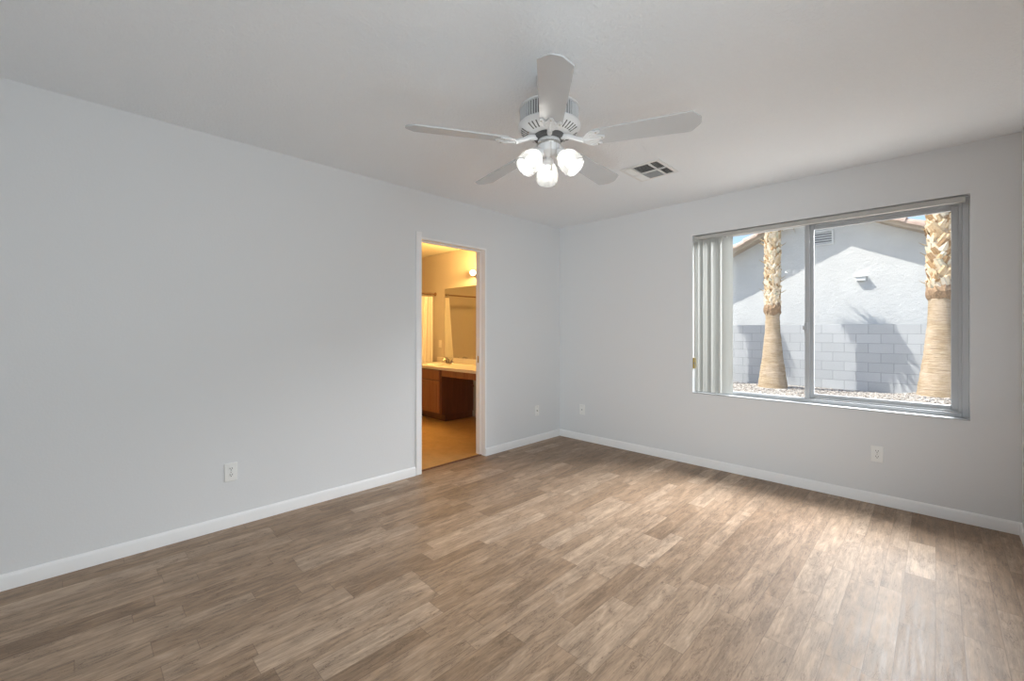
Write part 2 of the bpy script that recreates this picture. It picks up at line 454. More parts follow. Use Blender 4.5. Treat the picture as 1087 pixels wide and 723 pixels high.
sp_o = part(sp, 'strike_plate', M['chrome'], door, bevel=.001); sp_o['label'] = 'metal strike plate'
struct(MB().box((XL-.075, DY0, -.01), (XL-.045, DY1, .006)), 'trim_1', M['oak_dark'], bevel=.003)

# bathroom shell
struct(MB().box((BXL-T, BYN-T, -.12), (XL-.055, YF+T, 0)), 'floor_bathroom', M['bath_floor'])
struct(MB().box((BXL-T, BYN-T, ZC), (XB, YF+T+.45, ZC+.25)), 'ceiling_bathroom', M['bath_wall'])
struct(MB().box((BXL-T, YF, 0), (XB, YF+T, ZC)), 'wall_bathroom_far', M['bath_wall'])
struct(MB().box((BXL-T, BYN-T, 0), (BXL, YF, ZC)), 'wall_bathroom_left', M['bath_wall'])
struct(MB().box((BXL, BYN-T, 0), (XB, BYN, ZC)), 'wall_bathroom_near', M['bath_wall'])
w = MB(); tk = .012
w.box((XB-tk, BYN, 0), (XB, DY0-.019, ZC)); w.box((XB-tk, DY1+.019, 0), (XB, YF, ZC)); w.box((XB-tk, DY0-.019, DZ+.019), (XB, DY1+.019, ZC))
struct(w, 'wall_bathroom_right', M['bath_wall'])

# ------------------------------------------------------------------ window
win = empty('window_1', ((WX0+WX1)/2, YF+.12, WZ0), kind='structure')
y0, y1 = YF+.075, YF+.145
fw = .034
fr_ = MB()
fr_.box((WX0, y0, WZ0), (WX0+fw, y1, WZ1)); fr_.box((WX1-fw, y0, WZ0), (WX1, y1, WZ1))
fr_.box((WX0+fw, y0, WZ0), (WX1-fw, y1, WZ0+fw)); fr_.box((WX0+fw, y0, WZ1-fw), (WX1-fw, y1, WZ1))
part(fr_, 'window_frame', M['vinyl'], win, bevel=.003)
xm = -.738
def sash(name, xa, xb, ya, yb, za, zb, stl, str_, rail):
    s = MB(); s.box((xa, ya, za), (xa+stl, yb, zb)); s.box((xb-str_, ya, za), (xb, yb, zb))
    s.box((xa+stl, ya, za), (xb-str_, yb, za+rail)); s.box((xa+stl, ya, zb-rail), (xb-str_, yb, zb))
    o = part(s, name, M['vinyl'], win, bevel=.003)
    p = MB().box((xa+stl, (ya+yb)/2-.002, za+rail), (xb-str_, (ya+yb)/2+.002, zb-rail))
    part(p, 'pane', M['glass'], o)
    return o
sa = sash('sliding_sash', WX0+fw, xm+.022, y0+.010, y0+.032, WZ0+fw-.010, WZ1-fw+.010, .030, .030, .014)
sb = sash('fixed_sash', xm-.012, WX1-fw, y0+.036, y0+.062, WZ0+fw, WZ1-fw, .060, .050, .040)
tr_ = MB(); a0, a1, c0, c1 = xm+.060, WX1-fw, WZ0+fw, WZ1-fw
tr_.box((a1-.016, y0+.016, c0), (a1, y0+.035, c1)); tr_.box((a0, y0+.016, c0), (a1-.016, y0+.035, c0+.012)); tr_.box((a0, y0+.016, c1-.012), (a1-.016, y0+.035, c1))
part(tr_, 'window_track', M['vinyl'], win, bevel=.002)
lt = MB(); lt.box((xm-.010, y0-.004, 1.22), (xm+.012, y0+.010, 1.30)); lt.box((xm-.020, y0-.010, 1.245), (xm-.002, y0+.002, 1.275))
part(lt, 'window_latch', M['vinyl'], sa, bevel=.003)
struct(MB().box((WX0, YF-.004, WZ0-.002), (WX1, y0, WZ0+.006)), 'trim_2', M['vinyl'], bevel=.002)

# vertical blind, drawn open to the left
blind = empty('vertical_blind', (WX0+.18, YF+.035, WZ0), label='vertical blind drawn open and stacked at the left end of the window', cat='blind')
hr = MB(); hr.box((WX0+.004, YF+.012, WZ1-.042), (WX1-.022, YF+.052, WZ1-.009))
hr.box((WX0+.004, YF+.008, WZ1-.013), (WX1-.022, YF+.012, WZ1-.009)); hr.box((WX0+.004, YF+.008, WZ1-.042), (WX1-.022, YF+.012, WZ1-.038))
part(hr, 'headrail', M['headrail'], blind, bevel=.002)
vz0, vz1 = WZ0+.018, WZ1-.046
def vane(xc, yc, ang, wid=.089):
    mb = MB(); n_ = 9; vs = []; fs = []
    ca, sa_ = cos(ang), sin(ang)
    for i in range(n_):
        t = (i/(n_-1)-.5); px = t*wid; py = .010*(1-(2*t)**2)
        for dy in (0, .0012):
            q = (px, py+dy)
            for zz in (vz0, vz1): vs.append((xc+q[0]*ca-q[1]*sa_, yc+q[0]*sa_+q[1]*ca, zz))
    for i in range(n_-1):
        a = i*4; b_ = a+4
        fs += [(a, b_, b_+1, a+1), (a+2, a+3, b_+3, b_+2), (a, a+2, b_+2, b_), (a+1, b_+1, b_+3, a+3)]
    e_ = (n_-1)*4; fs += [(0, 1, 3, 2), (e_, e_+2, e_+3, e_+1)]
    mb.add(vs, fs); return mb
vx = WX0+.050
for i in range(11):
    ang = R(52 + 9*sin(i*2.3)) if i < 10 else R(18)
    xx = vx + i*.0232 if i < 10 else vx + .2420
    v = part(vane(xx, YF+.034 + (.004 if i == 10 else 0), ang), 'vane', M['vane'], blind, angle=60)
    st = MB().box((xx-.004, YF+.030, vz1-.012), (xx+.004, YF+.036, vz1+.012)); part(st, 'vane_clip', M['outlet'], v)
cord = MB()
cord.tube([(WX0+.010, YF+.022, WZ1-.06), (WX0+.010, YF+.022, .92)], .0022, 6); cord.tube([(WX0+.022, YF+.022, WZ1-.06), (WX0+.022, YF+.022, .92)], .0022, 6)
part(cord, 'cord', M['cord'], blind)
te = MB(); te.box((WX0+.001, YF+.006, .885), (WX0+.028, YF+.034, .985))
teo = part(te, 'cord_tensioner', M['tensioner'], blind, bevel=.005); teo['label'] = 'yellow plastic cord tensioner'
te = MB().lathe([(0, -.003), (.009, -.003), (.009, .003), (0, .003)], 14, Matrix.Translation((WX0+.0145, YF+.005, .935)) @ Matrix.Rotation(pi/2, 4, 'X'))
part(te, 'pulley', M['cord'], teo)

# ------------------------------------------------------------------ wall plates
def wall_plate(loc, face, kind, label, cat='outlet', group=None):
    """face: +1 on the left wall (looks +x), -1 on the far wall (looks -y)"""
    rot = Matrix.Rotation(pi/2, 4, 'Z') if face > 0 else Matrix.Identity(4)
    Mx = Matrix.Translation(loc) @ rot                      # local: x along the wall, -y out of the wall
    name = {'duplex': 'electrical_outlet', 'coax': 'cable_jack', 'blank': 'phone_jack'}[kind]
    o = empty(name, loc, label=label, cat=cat, group=group)
    w_, h_ = (.070, .114)
    mb = MB().box((-w_/2, -.006, -h_/2), (w_/2, 0, h_/2), Mx)
    part(mb, 'cover_plate', M['outlet'], o, bevel=.003)
    if kind == 'duplex':
        for s_ in (1, -1):
            pol = []
            for k in range(20):
                a = 2*pi*k/20; pol.append((max(-.0150, min(.0150, .0172*cos(a))), .0140*sin(a)))
            rc = MB().prism(pol, 0, .0022, Mx @ Matrix.Translation((0, -.006, s_*.0195)) @ Matrix.Rotation(pi/2, 4, 'X'))
            ro = part(rc, 'receptacle', M['outlet'], o)
            sl = MB()
            for sx in (-.0064, .0064):
                sl.box((sx-.0013, -.0086, s_*.0195), (sx+.0013, -.0080, s_*.0195+.009), Mx)
            sl.lathe([(0, 0), (.0028, 0), (.0028, .0006), (0, .0006)], 10, Mx @ Matrix.Translation((0, -.0080, s_*.0195-.006)) @ Matrix.Rotation(pi/2, 4, 'X'))
            part(sl, 'socket_slots', M['dark'], ro)
        part(MB().lathe([(0, 0), (.003, 0), (.003, .001), (0, .001)], 10, Mx @ Matrix.Translation((0, -.006, 0)) @ Matrix.Rotation(pi/2, 4, 'X')), 'screw', M['chrome'], o)
    elif kind == 'coax':
        part(MB().lathe([(0, 0), (.0075, 0), (.0075, .002), (.0048, .002), (.0048, .011), (0, .011)], 12, Mx @ Matrix.Translation((0, -.006, 0)) @ Matrix.Rotation(pi/2, 4, 'X')), 'connector', M['chrome'], o)
        for s_ in (1, -1):
            part(MB().lathe([(0, 0), (.003, 0), (.003, .001), (0, .001)], 10, Mx @ Matrix.Translation((0, -.006, s_*.042)) @ Matrix.Rotation(pi/2, 4, 'X')), 'screw', M['chrome'], o)
    else:
        jk = MB().box((-.009, -.0085, -.012), (.009, -.006, .012), Mx); jo = part(jk, 'jack_insert', M['outlet'], o, bevel=.001)
        part(MB().box((-.0055, -.0089, -.006), (.0055, -.0084, .004), Mx), 'jack_port', M['fan_grey'], jo)
        for s_ in (1, -1):
            part(MB().lathe([(0, 0), (.003, 0), (.003, .001), (0, .001)], 10, Mx @ Matrix.Translation((0, -.006, s_*.042)) @ Matrix.Rotation(pi/2, 4, 'X')), 'screw', M['chrome'], o)
    return o
wall_plate((XL, .684, .346), 1, 'duplex', 'white duplex outlet on the long left wall, well before the doorway')
wall_plate((XL, 3.60, .346), 1, 'coax', 'narrow-looking white cable jack plate between the doorway and the room corner', 'jack')
wall_plate((-2.84, YF, .346), -1, 'blank', 'white phone jack plate on the window wall beside the room corner', 'jack')
wall_plate((-.297, YF, .357), -1, 'duplex', 'white duplex outlet on the window wall below the large window')

# ------------------------------------------------------------------ ceiling register
vx0, vx1, vy0, vy1 = -1.688, -1.378, 2.855, 3.195
reg = empty('ceiling_register', ((vx0+vx1)/2, (vy0+vy1)/2, ZC), label='square white louvered air register on the ceiling past the fan', cat='vent')
def ring(mb, ax, ay, bx, by, wd, za, zb):
    mb.box((ax, ay, za), (bx, ay+wd, zb)); mb.box((ax, by-wd, za), (bx, by, zb)); mb.box((ax, ay+wd, za), (ax+wd, by-wd, zb)); mb.box((bx-wd, ay+wd, za), (bx, by-wd, zb))
fr2 = MB(); ring(fr2, vx0, vy0, vx1, vy1, .028, ZC-.007, ZC)
part(fr2, 'register_frame', M['vent_white'], reg, bevel=.003)
part(MB().box((vx0+.02, vy0+.02, ZC-.0015), (vx1-.02, vy1-.02, ZC)), 'register_throat', M['dark'], reg)
ix0, ix1, iy0, iy1 = vx0+.028, vx1-.028, vy0+.028, vy1-.028
ymid = (iy0+iy1)/2; cx0 = ix0+.062; cx1 = ix1-.062
bars = MB(); zt, zb_ = ZC-.011, ZC-.001
bars.box((ix0, ymid-.005, zt), (ix1, ymid+.005, zb_)); bars.box((cx0-.005, iy0, zt), (cx0+.005, iy1, zb_)); bars.box((cx1-.005, iy0, zt), (cx1+.005, iy1, zb_))
part(bars, 'register_bars', M['vent_white'], reg)
def louvers(ax, ay, bx, by, along, tilt, n_):
    mb = MB()
    for k in range(n_):
        f_ = (k+.5)/n_
        if along == 'x':
            yy = ay+(by-ay)*f_; Mx = Matrix.Translation(((ax+bx)/2, yy, ZC-.0065)) @ Matrix.Rotation(tilt, 4, 'X'); mb.box((-(bx-ax)/2, -.0060, -.0005), ((bx-ax)/2, .0060, .0005), Mx)
        else:
            xx = ax+(bx-ax)*f_; Mx = Matrix.Translation((xx, (ay+by)/2, ZC-.0065)) @ Matrix.Rotation(tilt, 4, 'Y'); mb.box((-.0060, -(by-ay)/2, -.0005), (.0060, (by-ay)/2, .0005), Mx)
    part(mb, 'louver_bank', M['vent_white'], reg)
for ay, by, q in ((iy0, ymid-.005, 1), (ymid+.005, iy1, -1)):
    louvers(ix0, ay, cx0-.005, by, 'y', R(-40), 5)
    louvers(cx1+.005, ay, ix1, by, 'y', R(48), 4)
    louvers(cx0+.005, ay, cx1-.005, by, 'x', R(28) if q > 0 else R(55), 7)

# ------------------------------------------------------------------ ceiling fan
FC = Vector((-1.31, 1.58, 0))
fan = empty('ceiling_fan', (FC.x, FC.y, ZC), label='white five-blade ceiling fan with three frosted glass lamps', cat='ceiling fan')
TF = Matrix.Translation(FC)
part(MB().lathe([(0, ZC), (.062, ZC), (.062, ZC-.03), (.056, ZC-.05), (.040, ZC-.06), (.040, 2.295), (0, 2.295)], 36, TF), 'canopy', M['fan_white'], fan)
mo = MB().lathe([(0, 2.300), (.060, 2.300), (.110, 2.298), (.136, 2.294), (.144, 2.288), (.144, 2.281), (.1335, 2.280)], 56, TF)
mo.lathe([(.1335, 2.212), (.146, 2.210), (.149, 2.203), (.146, 2.196), (.135, 2.186), (.112, 2.172), (.082, 2.164), (.05, 2.160), (0, 2.160)], 56, TF)
for k in range(64):
    a = 2*pi*k/64
    mo.box((.1320, -.0017, 2.209), (.1395, .0017, 2.284), TF @ Matrix.Rotation(a, 4, 'Z'))
vs_ = mo.use(M['fan_grey'])
mo.lathe([(.1325, 2.285), (.1325, 2.208)], 56, TF)
for k in range(40):
    a = 2*pi*(k+.5)/40
    if (k % 8) in (3, 4): continue
    r0_, z0_, r1_, z1_ = .100, 2.1682, .134, 2.1850
    L_ = math.hypot(r1_-r0_, z1_-z0_); sl_ = math.atan2(z1_-z0_, r1_-r0_)
    Mx = TF @ Matrix.Rotation(a, 4, 'Z') @ Matrix.Translation(((r0_+r1_)/2, 0, (z0_+z1_)/2)) @ Matrix.Rotation(-sl_, 4, 'Y')
    vs_.box((-L_/2, -.0028, -.0020), (L_/2, .0028, .0020), Mx)
motor = part(mo, 'motor_housing', M['fan_white'], fan)
part(MB().lathe([(.072, 2.1642), (.072, 2.150), (.066, 2.143), (0, 2.143)], 40, TF), 'flywheel', M['fan_grey'], motor)

BR0, BR1, BZ = .205, .665, 2.122
PITCH = Matrix.Rotation(R(-13), 4, 'X')
def blade_poly():
    pts = []
    w0, w1 = .050, .064
    top = [(BR0, w0-.012), (BR0+.012, w0), (BR1-.045, w1), (BR1-.036, w1-.002)]
    tip = [(BR1-.004, .024), (BR1, .016)]
    pts = top + tip
    return pts + [(x, -y) for x, y in reversed(pts)]
def iron_poly():
    half = [(.095, .017), (.130, .012), (.158, .012), (.172, .022), (.178, .036), (.190, .046), (.206, .050), (.224, .046), (.236, .048), (.246, .042), (.243, .034), (.232, .030), (.228, .024), (.236, .016), (.250, .012), (.262, .006)]
    return half + [(x, -y) for x, y in reversed(half)]
for k in range(5):
    a = R(95.6 - 72*k)
    Mb = TF @ Matrix.Rotation(a, 4, 'Z') @ Matrix.Translation((0, 0, BZ)) @ PITCH
    bl_ = part(MB().prism(blade_poly(), 0.0, .0065, Mb), 'fan_blade', M['fan_blade'], fan, bevel=.0015)
    ir = MB()
    ir.prism([p for p in iron_poly() if p[0] >= .157], -.0065, -.0003, Mb)
    # scroll relief
    for sy in (1, -1):
        pts = [Vector((.205+.018*cos(t)*(1-t/9), sy*(.024+.014*sin(t)*(1-t/9)), -.0075)) for t in [i*.45 for i in range(13)]]
        ir.tube([Mb @ p for p in pts], .0022, 6)
    ir.tube([Mb @ Vector((.160, 0, -.007)), Mb @ Vector((.20, 0, -.009)), Mb @ Vector((.258, 0, -.0065))], [.006, .005, .002], 8)
    # arm up to the flywheel
    Mr = TF @ Matrix.Rotation(a, 4, 'Z')
    ir.tube([Mr @ Vector((.060, 0, 2.150)), Mr @ Vector((.095, 0, 2.147)), Mr @ Vector((.130, 0, 2.130)), Mr @ Vector((.168, 0, 2.117))], [.013, .012, .010, .012], 10)
    sc = ir.use(M['brass'])
    for (sx, sy) in ((.228, .040), (.228, -.040), (.250, 0)):
        sc.lathe([(0, -.0035), (.004, -.0028), (.0048, 0), (0, 0)], 10, Mb @ Matrix.Translation((sx, sy, -.0065)))
    io = part(ir, 'blade_iron', M['fan_white'], fan, bevel=.0012)

sw = MB().lathe([(0, 2.150), (.040, 2.150), (.052, 2.142), (.055, 2.128), (.055, 2.112), (.050, 2.100), (.046, 2.085), (.030, 2.076), (.012, 2.070), (0, 2.066)], 36, TF)
part(sw, 'switch_housing', M['fan_white'], fan)
part(MB().lathe([(.0555, 2.126), (.0570, 2.122), (.0570, 2.117), (.0555, 2.113)], 36, TF), 'trim_ring', M['chrome'], fan)
shade_prof = [(.024, -.006), (.024, .004), (.030, .010), (.040, .020), (.048, .036), (.053, .056), (.055, .076), (.0535, .094), (.050, .108)]
inner = [(r-.003, z) for r, z in reversed(shade_prof)]
bulb_prof = [(0, .092), (.012, .089), (.021, .079), (.025, .066), (.022, .052), (.014, .038), (.012, .022), (0, .022)]
for k in range(3):
    a = R(134.6 - 120*k)
    u_ = Vector((cos(a), sin(a), 0)); ax = (u_*.69 + Vector((0, 0, -.724))).normalized()
    neck = FC + u_*.062 + Vector((0, 0, 2.066))
    q = Vector((0, 0, 1)).rotation_difference(ax).to_matrix().to_4x4()
    Ms = Matrix.Translation(neck) @ q
    arm = MB()
    arm.tube([FC + u_*.030 + Vector((0, 0, 2.094)), FC + u_*.046 + Vector((0, 0, 2.086)), neck - ax*.012], .012, 12)
    arm.lathe([(0, -.018), (.018, -.018), (.027, -.010), (.028, .006), (.022, .008)], 24, Ms)
    ao = part(arm, 'lamp_arm', M['fan_white'], fan)
    sh = MB().lathe(shade_prof + inner, 32, Ms)
    part(sh, 'lamp_shade', M['shade'], fan)
    bo = part(MB().lathe(bulb_prof, 20, Ms), 'bulb', M['bulb'], fan)
rv = Vector((cos(YAW), sin(YAW), 0)); fv = Vector((-sin(YAW), cos(YAW), 0))
for (dx, zb2) in ((.004, 1.985), (.030, 2.045)):
    p0 = FC - fv*.0555 + rv*dx + Vector((0, 0, 2.118))
    if dx > .01: p0 = FC - fv*.046 + rv*dx + Vector((0, 0, 2.118))
    ch = MB(); n_ = int((2.118-zb2)/.0045)
    ch.tube([p0, p0 - fv*.004 - Vector((0, 0, .004)), Vector((p0.x, p0.y, zb2)) - fv*.004], .0007, 5)
    for i in range(n_):
        ch.lathe([(0, -.0018), (.0016, -.0008), (.0016, .0008), (0, .0018)], 6, Matrix.Translation(Vector((p0.x, p0.y, 2.112-i*.0045)) - fv*.004))
    co = part(ch, 'pull_chain', M['brass'], fan)
    part(MB().lathe([(0, .014), (.002, .013), (.0045, .004), (.005, -.004), (.003, -.010), (0, -.011)], 10, Matrix.Translation(Vector((p0.x, p0.y, zb2)) - fv*.004)), 'chain_fob', M['brass'], co)

# ------------------------------------------------------------------ bathroom things
CF, CX0, CX1, CZ = 3.42, -5.60, XB-.012, .745               # counter front, ends, top
ct = empty('vanity_countertop', ((CX0+CX1)/2, CF, CZ-.035), label='cream vanity countertop with backsplash and oval sink in the bathroom', cat='countertop')
# slab with an oval sink cut
sx, sy, ra, rb = -5.13, 3.69, .215, .15
NS = 48
cm = MB(); vs = []; fs = []
def rect_pt(a):
    dx, dy = cos(a), sin(a)
    hx = (CX1 - sx) if dx > 0 else (sx - CX0); hy = (YF - sy) if dy > 0 else (sy - CF)
    t_ = min(hx/abs(dx) if abs(dx) > 1e-6 else 1e9, hy/abs(dy) if abs(dy) > 1e-6 else 1e9)
    return (sx+dx*t_, sy+dy*t_)
angs = sorted([2*pi*i/NS for i in range(NS)] + [math.atan2(yy-sy, xx-sx) % (2*pi) for xx in (CX0, CX1) for yy in (CF, YF)])
na = len(angs)
for a in angs:
    ox, oy = rect_pt(a)
    vs += [(ox, oy, CZ-.035), (ox, oy, CZ), (sx+ra*cos(a), sy+rb*sin(a), CZ), (sx+ra*.93*cos(a), sy+rb*.93*sin(a), CZ-.012), (sx+ra*.80*cos(a), sy+rb*.80*sin(a), CZ-.08), (sx+ra*.35*cos(a), sy+rb*.35*sin(a), CZ-.12)]
for i in range(na):
    j_ = (i+1) % na
    for q in range(5): fs.append((i*6+q, j_*6+q, j_*6+q+1, i*6+q+1))
fs.append(tuple(i*6+5 for i in range(na)))
cm.add(vs, fs)
part(cm, 'counter_slab', M['counter'], ct)
part(MB().box((CX0, YF-.02, CZ), (CX1, YF-.001, CZ+.078)), 'backsplash', M['counter'], ct, bevel=.004)
part(MB().lathe([(0, .003), (.016, .003), (.020, 0), (0, 0)], 20, Matrix.Translation((sx, sy, CZ-.119))), 'drain', M['chrome'], ct)

KX = -4.73
vc = empty('vanity_cabinet', (-5.1, 3.7, 0), label='reddish oak vanity cabinet with open knee space under the bathroom counter', cat='cabinet')
bd = MB()
zt = CZ-.036
bd.box((CX0+.01, 3.465, .09), (CX0+.028, YF-.02, zt)); bd.box((KX-.018, 3.465, .09), (KX, YF-.02, zt)); bd.box((CX0+.01, YF-.02, .09), (KX, YF-.003, zt)); bd.box((CX0+.028, 3.465, .09), (KX-.018, YF-.02, .108)); bd.box((CX0+.01, 3.53, 0), (KX-.02, YF-.003, .09))
part(bd, 'cabinet_body', M['oak_dark'], vc, bevel=.002)
ff = MB()
ff.box((KX-.045, 3.447, .09), (KX, 3.464, zt)); ff.box((CX0+.01, 3.447, zt-.022), (KX-.045, 3.464, zt)); ff.box((CX0+.01, 3.447, .09), (KX-.045, 3.464, .13)); ff.box((CX0+.01, 3.447, .545), (KX-.045, 3.464, .575))
part(ff, 'face_frame', M['oak_dark'], vc)
ap = MB().box((KX+.001, 3.447, zt-.085), (CX1-.001, 3.466, zt)); part(ap, 'apron', M['oak'], vc, bevel=.002)
for xa, xb in ((-5.585, -5.32), (-5.31, KX-.037)):
    dr = MB().box((xa, 3.428, .568), (xb, 3.446, zt-.014)); part(dr, 'drawer_front', M['oak'], vc, bevel=.004)
    dd = MB().box((xa, 3.432, .118), (xb, 3.446, .552))
    dd.box((xa+.05, 3.426, .168), (xb-.05, 3.434, .502))
    part(dd, 'cabinet_door', M['oak'], vc, bevel=.004)
part(MB().box((KX+.001, YF-.060, .43), (KX+.012, YF-.005, .46)), 'shelf_cleat', M['oak_dark'], vc)

fa = empty('bathroom_faucet', (-5.14, 3.90, CZ), label='dark metal two-handle faucet at the back of the bathroom sink', cat='faucet')
fx_, fy_ = -5.14, 3.885
part(MB().lathe([(.0, CZ+.022), (.022, CZ+.022), (.028, CZ+.012), (.030, CZ), (0, CZ)], 20, Matrix.Translation((fx_, fy_, 0)) @ Matrix.Scale(2.9, 4, (1, 0, 0))), 'faucet_base', M['faucet'], fa)
part(MB().tube([(fx_, fy_, CZ+.015), (fx_, fy_-.005, CZ+.055), (fx_, fy_-.04, CZ+.085), (fx_, fy_-.09, CZ+.075), (fx_, fy_-.115, CZ+.050)], [.016, .014, .012, .011, .011], 12), 'spout', M['faucet'], fa)
for s_ in (-1, 1):
    hx = fx_ + s_*.060
    h_ = MB().lathe([(.018, CZ+.018), (.016, CZ+.045), (.011, CZ+.055), (0, CZ+.057)], 16, Matrix.Translation((hx, fy_, 0)))
    h_.tube([(hx, fy_, CZ+.050), (hx + s_*.035, fy_-.012, CZ+.072), (hx + s_*.055, fy_-.02, CZ+.080)], [.008, .007, .006], 10)
    part(h_, 'faucet_handle', M['faucet'], fa)

mi = MB().box((-5.405, YF-.008, CZ+.082), (XB-.05, YF-.001, 1.885))
mo_ = mi.build('wall_mirror', M['mirror'], bevel=.002, origin=None); tag(mo_, 'large frameless mirror on the bathroom wall above the counter', 'mirror')

# shower curtain and rod
RX, RZ = -5.665, 1.815
rod = empty('shower_curtain_rod', (RX, YF, RZ), label='brown metal rod carrying the cream shower curtain', cat='curtain rod')
M['rod'] = plain('rod_bronze', (.22, .13, .07), .35, metal=.6)
part(MB().tube([(RX, BYN+.001, RZ), (RX, YF-.001, RZ)], .0125, 14), 'rod_tube', M['rod'], rod)
for yy, s_ in ((YF-.001, -1), (BYN+.001, 1)):
    part(MB().lathe([(0, 0), (.032, 0), (.030, .008), (.018, .018), (.014, .026), (0, .026)], 20, Matrix.Translation((RX, yy, RZ)) @ Matrix.Rotation(s_*-pi/2, 4, 'X')), 'rod_flange', M['rod'], rod)
cu = empty('shower_curtain', (RX, 3.3, .15), label='cream pleated shower curtain hanging behind the bathroom counter', cat='curtain')
vs = []; fs = []; ny, nz = 150, 14; cy1 = 3.955
for i in range(ny):
    t = i/(ny-1)
    for k in range(nz):
        s_ = k/(nz-1); amp = .018 + .022*s_
        cy0 = 3.735 - .145*s_*1.6/1.7; yy = cy0+(cy1-cy0)*t + .006*sin(t*14+s_*2)
        vs.append((RX + amp*sin(t*2*pi*7+.7*sin(t*9)) + .008*sin(t*23), yy, RZ-.045 - s_*(RZ-.045-.15)))
for i in range(ny-1):
    for k in range(nz-1): fs.append((i*nz+k, (i+1)*nz+k, (i+1)*nz+k+1, i*nz+k+1))
part(MB().add(vs, fs), 'curtain_cloth', M['curtain'], cu, angle=80)
for i in range(12):
    yy = 3.745+.20*i/11
    pts = [(RX+.020*cos(a), yy, RZ-.010+.030*sin(a)) for a in [2*pi*q/16 for q in range(17)]]
    part(MB().tube(pts, .002, 6), 'curtain_ring', M['chrome'], cu)

# globe light bar over the mirror
LX0, LX1 = -4.71, -3.95
lb = empty('vanity_light_bar', ((LX0+LX1)/2, YF, 2.05), label='chrome bar light with globe bulbs above the bathroom mirror', cat='light')
part(MB().box((LX0, YF-.03, 2.0), (LX1, YF-.001, 2.10)), 'back_plate', M['chrome'], lb, bevel=.006)
for i in range(4):
    gx = LX0+.085+i*.18
    so = part(MB().lathe([(0, 0), (.024, 0), (.024, .03), (.016, .038), (0, .038)], 16, Matrix.Translation((gx, YF-.03, 2.05)) @ Matrix.Rotation(pi/2, 4, 'X')), 'socket', M['chrome'], lb)
    part(MB().lathe([(.040*sin(t), -.040*cos(t)) for t in [pi*q/14 for q in range(15)]], 22, Matrix.Translation((gx, YF-.104, 2.05)) @ Matrix.Rotation(pi/2, 4, 'X')), 'globe_bulb', M['globe'], lb)
lampb = light('bathroom_lamp_light', 'AREA', BULB_BATH, WARM, ((LX0+LX1)/2, YF-.18, 2.05), (-.82, -.57, -.10), shape='RECTANGLE', size=.62, size_y=.08)
# small plate on the bathroom wall
bo_ = empty('bathroom_outlet', (-5.54, YF, 1.03), label='cream outlet plate on the bathroom wall beside the shower curtain', cat='outlet')
part(MB().box((-5.575, YF-.006, .973), (-5.505, YF-.001, 1.087)), 'cover_plate', M['counter'], bo_, bevel=.002)
for s_ in (1, -1): part(MB().box((-5.553, YF-.009, 1.03+s_*.0195-.013), (-5.527, YF-.006, 1.03+s_*.0195+.013)), 'receptacle', M['counter'], bo_, bevel=.003)

# ------------------------------------------------------------------ outside
GZ, FY, HY = -.05, 11.6, 13.6
PALMS = [(-2.494, 10.5, .04), (.057, 10.5, .14), (-4.57, 10.5, .02)]
def ground_z(x, y):
    z = GZ + .012*sin(x*2.1+y)*cos(y*1.7)
    for px, py, pz in PALMS:
        d2_ = (x-px)**2+(y-py)**2
        z += (pz-GZ)*math.exp(-d2_/.55)
    return z
vs = []; fs = []; nx, ny = 150, 110; gx0, gx1, gy0, gy1 = -11, 7, YF+T, FY+.05
for i in range(nx):
    for k in range(ny):
        x = gx0+(gx1-gx0)*i/(nx-1); y = gy0+(gy1-gy0)*k/(ny-1); vs.append((x, y, ground_z(x, y)))
for i in range(nx-1):
    for k in range(ny-1): fs.append((i*ny+k, (i+1)*ny+k, (i+1)*ny+k+1, i*ny+k+1))
o = MB().add(vs, fs).build('ground', M['gravel'], angle=80); o['kind'] = 'structure'
gv = MB(); ico = bmesh.new(); bmesh.ops.create_icosphere(ico, subdivisions=1, radius=1)
iv = [v.co.copy() for v in ico.verts]; if_ = [tuple(v.index for v in f.verts) for f in ico.faces]; ico.free()
rg = random.Random(3)
for i in range(5200):
    x = rg.uniform(-5.0, 1.2); y = FY - .07 - abs(rg.gauss(0, 1.1))
    if y < 7 or any(math.hypot(x-q[0], y-q[1]) < .36 for q in PALMS): continue
    s_ = rg.uniform(.012, .030); q = Matrix.Translation((x, y, ground_z(x, y)+s_*.3)) @ Matrix.Rotation(rg.uniform(0, 6), 4, 'Z') @ Matrix.Diagonal((s_*rg.uniform(.8, 1.5), s_, s_*rg.uniform(.5, .8), 1))
    gv.add(iv, if_, False, q)
o = gv.build('gravel', M['gravel'], angle=20); tag(o, 'pale loose gravel strewn along the foot of the block wall', 'gravel', kind='stuff')

fe = MB(); fe.box((-11, FY, -.3), (7, FY+.2, 1.37))
fo = fe.build('block_wall', M['block'], bevel=.006, origin=None); tag(fo, 'grey painted concrete block garden wall behind the palms', 'garden wall')

